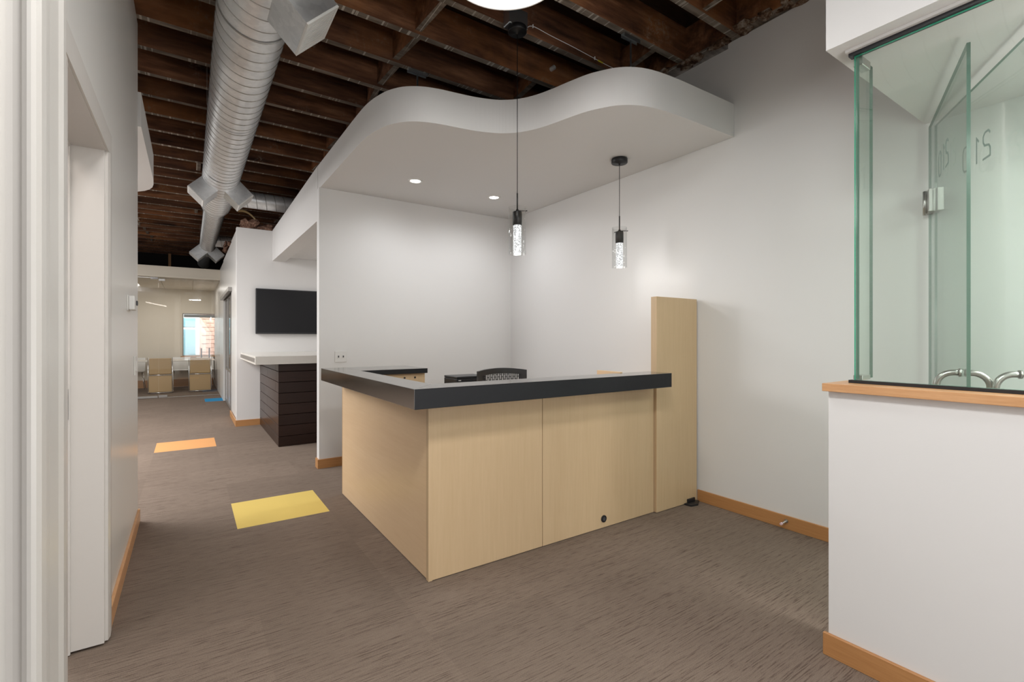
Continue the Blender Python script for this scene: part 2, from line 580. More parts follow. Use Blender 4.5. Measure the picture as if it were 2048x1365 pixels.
# baseboards
struct('baseboard_right', bb(RW - .014, RW, -2.2, 2.36, 0, .092, .002), M['orange_wood'], 'orange stained baseboard on the tall white wall')
struct('baseboard_vestibule', bb(HX - .016, HX, -2.2, .921, 0, .092, .002), M['orange_wood'], 'orange stained baseboard of the half wall')
struct('baseboard_left', bb(-.305, -.291, 2.785, 4.345, 0, .092, .002), M['sill_wood'], 'maple baseboard under the satin wall')
bbk = B()
box(bbk, 1.075, 1.33, BW - .014, BW, 0, .092)
box(bbk, 1.075, 1.09, BW, BW + .10, 0, .092)
struct('baseboard_back', bbk, M['orange_wood'], 'orange stained baseboard at the wall end by the desk')
bbm = B()
box(bbm, .574, .90, 8.186, 8.2, 0, .092)
box(bbm, .574, .588, 8.2, 9.4, 0, .092)
struct('baseboard_middle', bbm, M['orange_wood'], 'orange stained baseboard under the television wall')
struct('baseboard_conference', bb(-2.6, .6, 15.885, 15.9, 0, .2, .002), M['orange_wood'], 'orange stained baseboard in the conference room')

# ------------------------------------------------------------------ ceiling of joists
ceiling = struct('ceiling', bb(-5.2, 3.6, -3.2, 16.2, 3.86, 3.95), M['deck'], 'open timber ceiling')
JP, JT, JZ = .444, .055, 3.58
j0 = None
jy = []
for k in range(-9, 32):
    y1 = 2.04 + JP * k + random.uniform(-.006, .006)
    jy.append(y1)
    if j0 is None:
        bm = B()
        box(bm, -5.0, 3.42, y1 - JT, y1, JZ, 3.859)
        j0 = obj('joist', bm, M['joist'], ceiling)
        jbase = W[j0.name].copy()
    else:
        clone(j0, ceiling, (jbase.x, y1 - JT / 2, JZ + random.uniform(-.004, .006)))
# bridging boards between joists
def blocking(x, k, dz=0.0, h=.2, wdt=.05, tilt=0.0):
    ya, yb = jy[k + 9] + .002, jy[k + 10] - JT - .002
    bm = B()
    obox(bm, (x, ya, JZ + .02 + dz), (wdt, 0, 0), (tilt, yb - ya, 0), (0, 0, h))
    obj('bridging_board', bm, M['joist'], ceiling)
for k in range(1, 27):
    blocking(1.42 + random.uniform(-.03, .03), k, h=random.choice((.16, .22, .25)), tilt=random.uniform(-.05, .05))
    if k > 8:
        blocking(-.80 + random.uniform(-.1, .1), k, h=.2)
    if k in (12, 15, 18):
        blocking(.08, k, h=.15)
for x, k in ((2.52, 3), (3.02, 1), (2.9, -1), (1.5, 0), (2.35, 5)):
    blocking(x, k, h=.18, tilt=.04)
# crumbled plaster and a ledger along the top of the right wall
led = B()
box(led, 3.36, 3.56, -3.1, 8.3, 3.60, 3.855)
obj('ledger_board', led, M['joist'], ceiling)
rub = B()
for q in range(70):
    y = random.uniform(1.25, 3.4)
    s = random.uniform(.015, .045)
    bmesh.ops.create_icosphere(rub, subdivisions=1, radius=s, matrix=Matrix.Translation((random.uniform(3.33, 3.42), y, random.uniform(3.565, 3.60) if y > 2.10 else random.uniform(3.595, 3.615))) @ Matrix.Diagonal((1, random.uniform(1.2, 2.6), .6, 1)))
for v in rub.verts:
    v.co += Vector((random.uniform(-.008, .008), random.uniform(-.008, .008), random.uniform(-.008, .008)))
obj('plaster_rubble', rub, M['rubble'], ceiling, kind='stuff')
bm = B()
tube(bm, [(2.667, 3.322, 3.715), (2.667, 3.27, 3.712)], .02, 14, False)
tube(bm, [(2.667, 3.27, 3.712), (2.667, 3.322, 3.715)], .014, 14, False)
obj('pipe_end', bm, M['white_plastic'], ceiling, 'short white pipe end poking from the joist')
# upright stud in the dark space above the conference room
st = thing('wooden_stud', (-.42, 15.6, 2.68), 'thin brown upright stud in the dark space over the far fascia', 'stud')
obj('post', bb(-.455, -.395, 15.57, 15.61, 2.74, 3.57), M['orange_wood'], st)
obj('foot_plate', bb(-.52, -.33, 15.55, 15.63, 2.72, 2.74), M['orange_wood'], st)

# ------------------------------------------------------------------ wavy dropped ceiling over the desk
wave = [(3.428, 2.05), (3.22, 2.055), (3.017, 2.06), (2.8, 2.066), (2.605, 2.082), (2.484, 2.108), (2.392, 2.151), (2.32, 2.212), (2.263, 2.295), (2.22, 2.38), (2.18, 2.51),
        (2.141, 2.66), (2.097, 2.786), (2.035, 2.892), (1.952, 2.972), (1.87, 3.018), (1.745, 3.060), (1.611, 3.084), (1.482, 3.105), (1.38, 3.135),
        (1.30, 3.18), (1.237, 3.239), (1.18, 3.335), (1.145, 3.448), (1.124, 3.56), (1.112, 3.70), (1.107, 4.0)]
def catmull(pts, n=4):
    out = []
    for i in range(len(pts) - 1):
        p0, p1, p2, p3 = pts[max(i - 1, 0)], pts[i], pts[i + 1], pts[min(i + 2, len(pts) - 1)]
        for k in range(n):
            t = k / n
            out.append(tuple(.5 * (2 * p1[a] + (p2[a] - p0[a]) * t + (2 * p0[a] - 5 * p1[a] + 4 * p2[a] - p3[a]) * t * t + (3 * p1[a] - p0[a] - 3 * p2[a] + p3[a]) * t ** 3) for a in (0, 1)))
    return out + [pts[-1]]
soff = thing('dropped_ceiling', (2.2, 3.6, 2.85), 'white dropped ceiling with a wavy front edge hung over the reception desk', 'ceiling panel')
bm = B()
poly = catmull(wave) + [(1.10, 5.188), (3.428, 5.188)]
prism(bm, poly, 2.8505, 3.10)
obj('curved_panel', bm, M['soffit'], soff)
for x, y, jx in ((1.60, 3.815 - .0275, 0), (2.74, 2.484 - .0275, 0)):
    bm = B()
    tube(bm, [(x, y, 3.095), (x, y, 3.552)], .007, 10)
    rod = obj('hanger_rod', bm, M['zinc'], soff)
    bm = B()
    box(bm, x - .085, x + .085, y - .018, y + .018, 3.572, 3.579)
    box(bm, x - .085, x + .085, y - .018, y - .014, 3.552, 3.573)
    box(bm, x - .085, x + .085, y + .014, y + .018, 3.552, 3.573)
    obj('strut_channel', bm, M['zinc'], rod)
# header beam that carries on along the corridor side of the niche
hb = B()
def quadbeam(bm, xa0, xa1, xb0, xb1, y0, y1, za0, za1, zb0, zb1):
    v = [bm.verts.new(p) for p in ((xa0, y0, za0), (xa1, y0, za0), (xb1, y1, zb0), (xb0, y1, zb0), (xa0, y0, za1), (xa1, y0, za1), (xb1, y1, zb1), (xb0, y1, zb1))]
    fs = [bm.faces.new([v[i] for i in q]) for q in ((3, 2, 1, 0), (4, 5, 6, 7), (0, 1, 5, 4), (1, 2, 6, 5), (2, 3, 7, 6), (3, 0, 4, 7))]
    bmesh.ops.recalc_face_normals(bm, faces=fs)
quadbeam(hb, 1.098, 1.27, 1.073, 1.25, 5.19, 8.2, 2.535, 3.10, 2.52, 2.995)
struct('trim_1', hb, M['soffit'], 'white header beam along the niche opening')
nc = struct('ceiling_niche', bb(1.25, RW, 5.19, 8.2, 2.60, 2.66), M['soffit'], 'white boarded niche ceiling')
p0 = None
for k in range(20):
    y = 5.2 + k * .15
    if p0 is None:
        p0 = obj('ceiling_plank', bb(1.275, RW - .005, y, y + .145, 2.585, 2.5995, .002), M['soffit'], nc)
        pb = W[p0.name].copy()
    else:
        clone(p0, nc, (pb.x, y + .0725, 2.585))
# second dropped panel across the corridor
ls = thing('dropped_ceiling', (-1.0, 5.3, 2.85), 'white dropped ceiling panel with a rounded corner beyond the satin wall', 'ceiling panel')
bm = B()
prism(bm, [(-1.6, 4.36), (-.287, 4.36), (-.285, 5.6), (-.286, 5.8), (-.292, 5.92), (-.307, 6.04), (-.335, 6.14), (-.38, 6.23), (-.45, 6.31), (-.55, 6.37), (-.7, 6.41), (-1.0, 6.44), (-1.6, 6.45)], 2.85, 3.10)
obj('curved_panel', bm, M['soffit'], ls)
for y in (4.92, 5.8):
    bm = B()
    tube(bm, [(-.9, y, 3.095), (-.9, y, 3.59)], .007, 8)
    obj('hanger_rod', bm, M['zinc'], ls)

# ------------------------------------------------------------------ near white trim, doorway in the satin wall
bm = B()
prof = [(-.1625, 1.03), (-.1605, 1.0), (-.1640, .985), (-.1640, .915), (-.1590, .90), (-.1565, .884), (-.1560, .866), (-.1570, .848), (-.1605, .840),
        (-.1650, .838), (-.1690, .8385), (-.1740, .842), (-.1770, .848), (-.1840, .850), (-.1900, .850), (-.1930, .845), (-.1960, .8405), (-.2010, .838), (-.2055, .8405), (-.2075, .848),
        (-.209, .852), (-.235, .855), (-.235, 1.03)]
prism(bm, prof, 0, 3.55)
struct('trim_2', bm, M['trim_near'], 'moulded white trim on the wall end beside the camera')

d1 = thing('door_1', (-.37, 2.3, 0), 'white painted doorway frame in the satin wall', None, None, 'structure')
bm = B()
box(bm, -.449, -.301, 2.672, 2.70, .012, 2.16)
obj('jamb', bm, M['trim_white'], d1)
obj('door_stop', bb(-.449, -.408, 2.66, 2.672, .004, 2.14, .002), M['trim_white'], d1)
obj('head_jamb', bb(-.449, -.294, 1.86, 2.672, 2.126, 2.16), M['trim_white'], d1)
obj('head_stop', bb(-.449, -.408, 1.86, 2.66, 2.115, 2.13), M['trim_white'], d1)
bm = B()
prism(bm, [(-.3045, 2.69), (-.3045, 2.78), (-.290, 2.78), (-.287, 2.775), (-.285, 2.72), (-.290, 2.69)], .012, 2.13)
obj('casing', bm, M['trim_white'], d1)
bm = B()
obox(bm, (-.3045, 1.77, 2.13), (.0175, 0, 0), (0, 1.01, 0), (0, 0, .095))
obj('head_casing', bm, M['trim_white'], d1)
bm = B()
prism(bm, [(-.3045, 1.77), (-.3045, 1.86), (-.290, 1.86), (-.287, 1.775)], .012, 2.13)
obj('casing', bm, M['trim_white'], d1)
sp = obj('strike_plate', bb(-.447, -.412, 2.6575, 2.6605, .985, 1.11), M['steel'], d1)
obj('latch_hole', bb(-.444, -.424, 2.6565, 2.6578, 1.03, 1.065, .003), M['black_plastic'], sp)

# thermostat and switch on the satin wall
th = thing('thermostat', (-.305, 3.68, 1.49), 'small white thermostat box on the satin wall', 'thermostat')
obj('back_plate', bb(-.305, -.298, 3.61, 3.76, 1.485, 1.58, .003), M['white_plastic'], th)
obj('housing', bb(-.298, -.268, 3.62, 3.75, 1.49, 1.575, .006, 2), M['white_plastic'], th)
obj('dial_knob', bb(-.268, -.260, 3.70, 3.73, 1.52, 1.55, .003), M['dark_grey'], th)
sw = thing('light_switch', (-.305, 4.08, 1.07), 'white light switch plate near the end of the satin wall', 'switch')
obj('plate', bb(-.305, -.296, 4.03, 4.14, 1.07, 1.20, .004), M['white_plastic'], sw)
obj('rocker', bb(-.296, -.290, 4.06, 4.11, 1.10, 1.17, .002), M['white_plastic'], sw)

# ------------------------------------------------------------------ reception desk
DX, DY = 1.074, 2.384
desk = thing('reception_desk', (2.2, 2.9, 0), 'L shaped maple reception desk with black counter and tall end panel', 'desk')
def panel(name, b, mat, lab=None, par=desk):
    return obj(name, b, mat, par, lab)
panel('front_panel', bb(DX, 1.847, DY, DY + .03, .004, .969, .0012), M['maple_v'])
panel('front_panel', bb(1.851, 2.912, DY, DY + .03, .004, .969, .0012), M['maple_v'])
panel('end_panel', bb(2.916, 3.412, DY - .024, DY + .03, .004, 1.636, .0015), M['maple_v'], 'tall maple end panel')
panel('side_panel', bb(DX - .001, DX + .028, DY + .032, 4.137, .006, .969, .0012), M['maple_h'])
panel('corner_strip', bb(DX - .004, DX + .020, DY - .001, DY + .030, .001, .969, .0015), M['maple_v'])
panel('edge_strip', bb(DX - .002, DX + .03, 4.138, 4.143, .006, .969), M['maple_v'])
def counter_piece(pts, z0=.969, z1=1.07):
    bm = B()
    prism(bm, pts, z0, z1)
    bevel(bm, .0015, 1)
    return bm
CX0, CX1, CY0, CY1, CXR = .911, 1.096, 2.192, 2.40, 2.874
bm = counter_piece([(CX0, CY0), (CXR, CY0), (CXR, CY1), (CX1, CY1)])
bm.normal_update()
for f in bm.faces:
    f.material_index = 1 if f.normal.y < -.9 else 0
obj('countertop', bm, None, desk, mats=[M['counter'], M['counter_front']])
panel('countertop', counter_piece([(CX0, CY0 + .0015), (CX1 - .0005, CY1 + .001), (CX1, 3.69), (CX1, 4.18), (CX0, 4.18)]), M['counter'])
bm = counter_piece([(CX1 + .0005, 3.69), (1.65, 3.69), (1.65, 4.18), (CX1 + .0005, 4.18)], 1.03)
bm.normal_update()
for f in bm.faces:
    f.material_index = 1 if abs(f.normal.z) < .5 else 0
obj('countertop', bm, None, desk, mats=[M['counter'], M['counter_front']])
wing = panel('wing_panel', bb(1.10, 1.638, 3.72, 3.745, .006, 1.0295, .001), M['maple_v'], 'maple inner panel with two cable holes')
for x in (1.46, 1.55):
    bm = B()
    tube(bm, [(x, 3.7185, .995), (x, 3.7215, .995)], .0085, 12)
    obj('cable_hole', bm, M['black_plastic'], wing)
panel('wing_end_panel', bb(1.615, 1.638, 3.747, 4.14, .006, 1.0295, .001), M['maple_v'])
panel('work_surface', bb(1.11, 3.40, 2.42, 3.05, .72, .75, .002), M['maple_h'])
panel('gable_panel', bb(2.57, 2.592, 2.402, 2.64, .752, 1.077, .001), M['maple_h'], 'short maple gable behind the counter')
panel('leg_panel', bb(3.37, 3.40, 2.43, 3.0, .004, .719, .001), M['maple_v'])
bm = B()
tube(bm, [(2.384, DY - .007, .066), (2.384, DY + .001, .066)], .024, 20)
gr = obj('grommet', bm, M['black_plastic'], desk, 'black cable grommet')
bm = B()
tube(bm, [(2.384, DY - .0085, .066), (2.384, DY - .0068, .066)], .012, 16)
obj('grommet_cap', bm, M['dark_grey'], gr)

# black floor bracket at the foot of the tall panel
br = thing('floor_bracket', (3.33, 2.32, 0), 'small black angled bracket on the carpet at the foot of the tall maple panel', 'bracket')
bm = B()
prism(bm, [(3.24, 2.355), (3.25, 2.30), (3.32, 2.285), (3.40, 2.33), (3.395, 2.358)], .001, .014)
bevel(bm, .002)
obj('base_plate', bm, M['black_plastic'], br)
obj('upright_flange', bb(3.28, 3.37, 2.345, 2.358, .014, .04, .002), M['black_plastic'], br)

# spring door stop on baseboard
ds = thing('door_stop', (RW - .014, 1.66, .055), 'small spring door stop with a pale pink tip on the orange baseboard', 'door stop')
bm = B()
xb = RW - .0145
tube(bm, [(xb, 1.66, .058), (xb - .008, 1.66, .058)], .012, 12)
obj('base_cap', bm, M['steel'], ds)
bm = B()
pts = [(xb - .008 - .055 * k / 60, 1.66 + .0055 * math.cos(k * .9), .058 + .0055 * math.sin(k * .9) - .004 * (k / 60)) for k in range(61)]
tube(bm, pts, .0016, 5)
obj('spring', bm, M['chrome'], ds)
bm = B()
tube(bm, [(xb - .062, 1.66, .054), (xb - .078, 1.66, .053)], [.009, .0085], 12)
obj('rubber_tip', bm, M['pink'], ds)

# outlet plate on back wall
ou = thing('wall_outlet', (1.30, BW, 1.07), 'white data outlet plate with two jacks on the wall over the counter', 'outlet')
obj('plate', bb(1.243, 1.363, BW - .007, BW, 1.072, 1.187, .002), M['white_plastic'], ou)
for x in (1.279, 1.327):
    jk = obj('jack', bb(x - .013, x + .013, BW - .010, BW - .007, 1.112, 1.148, .001), M['white_plastic'], ou)
    obj('socket', bb(x - .006, x + .006, BW - .0112, BW - .0098, 1.12, 1.14), M['dark_grey'], jk)

# ------------------------------------------------------------------ office chair behind the counter
oc = thing('office_chair', (2.05, 3.22, 0), 'black office chair with slotted backrest behind the black counter', 'chair')
cx_, cy_ = 2.05, 3.14
ang = R(-4)
def chair_pt(u, d, z):
    return (cx_ + u * math.cos(ang) - d * math.sin(ang), cy_ + u * math.sin(ang) + d * math.cos(ang), z)
bm = B()
hw, ztop, zb = .218, 1.083, .62
ns = 21
def curve_d(u):
    return .05 - .9 * u * u
def top_z(u):
    return ztop - .35 * u * u * 1.1
def slab(bm, u0, u1, z0f, z1f, th=.016, n=3):
    prevs = None
    for i in range(n + 1):
        u = u0 + (u1 - u0) * i / n
        ring = [bm.verts.new(chair_pt(u, curve_d(u) + dd, zz)) for dd, zz in ((0, z0f(u)), (0, z1f(u)), (th, z1f(u)), (th, z0f(u)))]
        if prevs:
            for k in range(4):
                bm.faces.new((prevs[k], prevs[(k + 1) % 4], ring[(k + 1) % 4], ring[k]))
        else:
            bm.faces.new(ring)
        prevs = ring
    bm.faces.new(prevs[::-1])
slab(bm, -hw, hw, lambda u: top_z(u) - .043, top_z, .03, 16)
slab(bm, -hw, -hw + .042, lambda u: zb, lambda u: top_z(u) - .02, .03, 3)
slab(bm, hw - .042, hw, lambda u: zb, lambda u: top_z(u) - .02, .03, 3)
slab(bm, -hw, hw, lambda u: zb, lambda u: zb + .05, .03, 16)
bmesh.ops.recalc_face_normals(bm, faces=list(bm.faces))
obj('backrest_frame', bm, M['black_plastic'], oc)
bm = B()
inner = hw - .042
pitch = 2 * inner / ns
for k in range(ns + 1):
    u = -inner + k * pitch
    slab(bm, u - pitch * .17, u + pitch * .17, lambda u: zb + .03, lambda u: top_z(u) - .035, .006, 1)
for k in range(ns):
    u = -inner + (k + .5) * pitch
    z = zb + .09 + (k % 2) * .02
    while z < top_z(u) - .05:
        slab(bm, u - pitch * .5, u + pitch * .5, lambda u, z=z: z, lambda u, z=z: z + .005, .010, 1)
        z += .04
bmesh.ops.recalc_face_normals(bm, faces=list(bm.faces))
obj('slotted_mesh', bm, M['black_plastic'], oc)
bm = B()
obox(bm, chair_pt(-.23, -.47, .44), Vector(chair_pt(.23, 0, 0)) - Vector(chair_pt(-.23, 0, 0)), Vector(chair_pt(0, .46, 0)) - Vector(chair_pt(0, 0, 0)), (0, 0, .07))
bevel(bm, .025, 3)
obj('seat', bm, M['black_plastic'], oc)
bm = B()
tube(bm, [chair_pt(0, .085, .75), chair_pt(0, .10, .6), chair_pt(0, .03, .43), chair_pt(0, -.2, .42)], .02, 10)
obj('back_support', bm, M['black_plastic'], oc)
bm = B()
tube(bm, [chair_pt(0, -.22, .44), chair_pt(0, -.22, .10)], .025, 14)
obj('gas_lift', bm, M['steel'], oc)
for k in range(5):
    a = 2 * math.pi * k / 5 + .3
    c0 = Vector(chair_pt(0, -.22, .11))
    e = c0 + Vector((math.cos(a) * .28, math.sin(a) * .28, -.035))
    bm = B()
    tube(bm, [c0, e], [.022, .014], 8)
    arm = obj('base_arm', bm, M['black_plastic'], oc)
    bm = B()
    t_ = Vector((-math.sin(a), math.cos(a), 0))
    w0 = Vector((e.x, e.y, .0265))
    tube(bm, [w0 - t_ * .02, w0 + t_ * .02], .026, 14)
    obj('caster', bm, M['black_plastic'], arm)

# low cabinet and printer behind the desk
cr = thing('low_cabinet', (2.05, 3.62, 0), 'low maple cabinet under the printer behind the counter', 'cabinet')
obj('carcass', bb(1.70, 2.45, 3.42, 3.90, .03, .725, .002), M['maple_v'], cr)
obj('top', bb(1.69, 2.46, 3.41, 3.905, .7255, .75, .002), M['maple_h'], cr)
obj('plinth', bb(1.72, 2.43, 3.45, 3.88, .001, .0295), M['black_plastic'], cr)
for x0, x1 in ((1.705, 2.072), (2.078, 2.445)):
    dr = obj('door', bb(x0, x1, 3.402, 3.4195, .05, .715, .002), M['maple_v'], cr)
    bm = B()
    xk = x1 - .04 if x0 < 2 else x0 + .04
    tube(bm, [(xk, 3.392, .6), (xk, 3.402, .6)], .012, 10)
    obj('knob', bm, M['steel'], dr)
pr = thing('printer', (2.0, 3.6, .75), 'black desktop printer with grey front tray beside the office chair', 'printer')
obj('body', bb(1.815, 2.10, 3.49, 3.72, .751, .985, .006, 2), M['black_plastic'], pr)
obj('lid', bb(1.817, 2.098, 3.488, 3.722, .986, 1.003, .004, 2), M['black_plastic'], pr)
obj('paper_tray', bb(1.90, 2.06, 3.47, 3.489, .86, .955, .003), M['dark_grey'], pr, 'grey paper tray')
bm = B()
for k in range(4):
    box(bm, 1.834 + k * .006, 1.8385 + k * .006, 3.4865, 3.4898, .968, .974)
obj('badge', bm, M['white_plastic'], pr, 'tiny pale badge')

# ------------------------------------------------------------------ pendants
def pendant(x, y, ztop, lab, zcan):
    t = thing('pendant_lamp', (x, y, 1.92), lab, 'lamp', 'glass cylinder pendants over the desk')
    bm = B()
    lathe(bm, [(0, ztop), (.066, ztop), (.068, ztop - .004), (.068, ztop - .034), (.064, ztop - .038), (.010, ztop - .040), (.006, ztop - .05), (0, ztop - .05)], x, y, 32)
    obj('canopy', bm, M['black_metal'], t)
    bm = B()
    tube(bm, [(x, y, ztop - .048), (x, y, 2.36)], .0026, 8)
    obj('cord', bm, M['black_metal'], t)
    bm = B()
    tube(bm, [(x, y, 2.362), (x, y, 2.245)], .0052, 10)
    obj('stem', bm, M['black_metal'], t)
    bm = B()
    lathe(bm, [(0, 2.245), (.010, 2.245), (.012, 2.232), (.032, 2.228), (.034, 2.223), (.034, 2.135), (.030, 2.132), (0, 2.132)], x, y, 28)
    obj('socket_cap', bm, M['black_metal'], t)
    bm = B()
    d = Vector((.8278, -.5611, 0))
    for a in (0, R(115)):
        e = Matrix.Rotation(a, 3, 'Z') @ d
        tube(bm, [Vector((x, y, 2.236)), Vector((x, y, 2.236)) + e * .072], .0035, 8)
    obj('cross_pin', bm, M['black_metal'], t)
    bm = B()
    lathe(bm, [(.0625, 1.922), (.0625, 2.262), (.0590, 2.262), (.0590, 1.926), (.0625, 1.922)], x, y, 40)
    obj('glass_shade', bm, M['glass_shade'], t)
    bm = B()
    lathe(bm, [(0, 2.131), (.0285, 2.131), (.0295, 2.125), (.0295, 1.938), (.026, 1.930), (.012, 1.927), (0, 1.927)], x, y, 28)
    obj('bubble_crystal', bm, M['crystal'], t)
    l = bpy.data.lights.new('pendant_glow', 'POINT')
    l.energy = 2.6
    l.shadow_soft_size = .03
    l.color = (1, .97, .93)
    lo = bpy.data.objects.new('pendant_glow', l)
    COL.objects.link(lo)
    lo.parent = t
    lo.location = Vector((x, y, 1.905)) - W[t.name]
    return t
p1y = 2.04 + JP * 2 - .025
pendant(1.952, 2.812, 3.552, 'glass cylinder pendant lamp on a long cord hung in front of the wavy panel', 0)
pendant(3.037, 2.848, 2.8485, 'glass cylinder pendant lamp on a short cord under the wavy dropped ceiling', 0)
# junction box for the first pendant, on the joist face
jb = thing('junction_box', (1.95, 2.86, 3.57), 'weathered metal junction box on the joist above the long pendant', 'junction box')
obj('box_body', bb(1.87, 2.03, 2.79, 2.872, 3.553, 3.68, .004), M['zinc'], jb)
wi = thing('white_cable', (2.3, 2.86, 3.6), 'thin white cable stapled along the joist from the black canopy', 'cable')
bm = B()
cab = [(2.03, 2.865, 3.575), (2.06, 2.864, 3.59), (2.09, 2.868, 3.64), (2.15, 2.868, 3.66), (2.30, 2.868, 3.65), (2.55, 2.868, 3.64), (2.85, 2.868, 3.62), (2.98, 2.868, 3.615)]
tube(bm, catmull([(a, c) for a, b, c in cab], 4) and [(a, 2.868, c) for a, c in catmull([(a, c) for a, b, c in cab], 4)], .0032, 6)
obj('wire', bm, M['white_wire'], wi)
bm = B()
tube(bm, [(2.80, 2.868, 3.6235), (2.86, 2.868, 3.6195)], .0065, 8)
obj('tape_marker', bm, M['yellow_tape'], wi, 'yellow tape marker')
for x, z in ((2.13, 3.656), (2.765, 3.626)):
    obj('staple', bb(x - .004, x + .004, 2.860, 2.874, z - .012, z + .014, .001), M['white_plastic'], wi)

# ------------------------------------------------------------------ round disc lamp
dl = thing('disc_lamp', (1.255, 1.915, 3.10), 'large round white disc lamp hung under the joists', 'lamp')
bm = B()
lathe(bm, [(.305, 3.14), (.31, 3.20), (.31, 3.112), (.300, 3.102), (.296, 3.106), (.296, 3.14)], 1.255, 1.915, 64)
obj('rim', bm, M['white_plastic'], dl)
bm = B()
lathe(bm, [(.2955, 3.108), (.27, 3.101), (0, 3.097)], 1.255, 1.915, 64)
obj('diffuser', bm, M['disc'], dl)
bm = B()
lathe(bm, [(.304, 3.198), (.02, 3.205), (.02, 3.23), (0, 3.23)], 1.255, 1.915, 48)
obj('top_cover', bm, M['white_plastic'], dl)
bm = B()
tube(bm, [(1.255, 1.915, 3.22), (1.255, 1.915, 3.86)], .004, 8)
obj('cable', bm, M['black_metal'], dl)
l = bpy.data.lights.new('disc_glow', 'AREA')
l.shape = 'DISK'
l.size = .58
l.energy = 14
l.color = (1, .985, .96)
lo = bpy.data.objects.new('disc_glow', l)
COL.objects.link(lo)
lo.parent = dl
lo.location = Vector((1.255, 1.915, 3.09)) - W[dl.name]

# ------------------------------------------------------------------ recessed lights
for x, y, lab in ((1.821, 4.36, 'recessed round downlight in the dropped ceiling, the one farther from the long pendant'), (2.74, 4.39, 'recessed round downlight in the dropped ceiling, the one beside the long pendant cord')):
    t = thing('recessed_light', (x, y, 2.85), lab, 'light')
    bm = B()
    lathe(bm, [(.072, 2.8503), (.070, 2.845), (.052, 2.8445), (.048, 2.8500)], x, y, 36)
    obj('trim_ring', bm, M['white_plastic'], t)
    bm = B()
    lathe(bm, [(.0475, 2.8490), (0, 2.8480)], x, y, 28)
    obj('lens', bm, M['lens'], t)
    l = bpy.data.lights.new('downlight_beam', 'SPOT')
    l.energy = 27
    l.spot_size = R(168)
    l.spot_blend = .85
    l.shadow_soft_size = .045
    l.color = (.97, .98, 1)
    lo = bpy.data.objects.new('downlight_beam', l)
    COL.objects.link(lo)
    lo.parent = t
    lo.location = Vector((x, y, 2.838)) - W[t.name]

# ------------------------------------------------------------------ spiral duct
duct = thing('spiral_duct', (.335, 8.0, 3.35), 'galvanised spiral air duct running along the corridor under the joists', 'duct')
DCX, DCZ, DR, dr = .335, 3.348, .200, .143
def ductpipe(bm, y0, y1, r, n, axis='Y', c=None, seg=48, cap=False):
    pts = [(DCX, y0 + (y1 - y0) * i / n, DCZ) for i in range(n + 1)] if axis == 'Y' else [(y0 + (y1 - y0) * i / n, c[0], c[1]) for i in range(n + 1)]
    tube(bm, pts, r, seg, cap)
bm = B()
ductpipe(bm, -3.0, 8.36, DR, 1)
obj('large_pipe', bm, M['galv'], duct)
def seam(bm, y0, y1, r, pitch, seg=40, w=.005, h=.004, axis='Y', c=None):
    n = int((y1 - y0) / pitch * seg)
    prev = None
    for i in range(n + 1):
        a = 2 * math.pi * i / seg
        y = y0 + (y1 - y0) * i / n
        ring = []
        for dy, rr in ((-w, r - .001), (0, r + h), (w, r - .001)):
            if axis == 'Y':
                p = (DCX + rr * math.cos(a), y + dy, DCZ + rr * math.sin(a))
            else:
                p = (y + dy, c[0] + rr * math.cos(a), c[1] + rr * math.sin(a))
            ring.append(bm.verts.new(p))
        if prev:
            bm.faces.new((prev[0], prev[1], ring[1], ring[0]))
            bm.faces.new((prev[1], prev[2], ring[2], ring[1]))
        prev = ring
bm = B()
seam(bm, 0.6, 8.3, DR, .125)
obj('spiral_seam', bm, M['seam'], duct)
bm = B()
tube(bm, [(DCX, 8.36, DCZ), (DCX, 8.50, DCZ), (DCX, 8.62, DCZ)], [DR, DR * .96, dr], 48, False)
obj('reducer', bm, M['galv'], duct)
bm = B()
bm.free()
for y, e in ((8.355, .006), (3.30, .004), (6.55, .004)):
    bm = B()
    tube(bm, [(DCX, y, DCZ), (DCX, y + .015, DCZ)], DR + e, 48, False)
    obj('collar', bm, M['seam'], duct)
bm = B()
ductpipe(bm, 8.60, 15.3, dr, 1)
ductp = obj('small_pipe', bm, M['galv'], duct)
bm = B()
seam(bm, 8.62, 15.2, dr, .11, w=.010, h=.006)
obj('spiral_seam', bm, M['seam'], duct)
bm = B()
tube(bm, [(DCX, 15.3, DCZ), (DCX, 15.31, DCZ)], dr, 40)
obj('end_cap', bm, M['white_plastic'], duct)
# hanging straps
for y in (1.6, 4.9, 9.4, 11.4):
    r_ = (DR if y < 8.4 else dr) + .006
    bm = B()
    prev = None
    for k in range(33):
        a = math.pi + math.pi * k / 32
        ring = [bm.verts.new((DCX + r_ * math.cos(a), y + dy, DCZ + r_ * math.sin(a))) for dy in (-.008, .008)]
        if prev:
            bm.faces.new((prev[0], prev[1], ring[1], ring[0]))
        prev = ring
    for s in (-1, 1):
        box(bm, DCX + s * r_ - .001, DCX + s * r_ + .001, y - .008, y + .008, DCZ, 3.86)
    obj('hanging_strap', bm, M['galv'], duct)
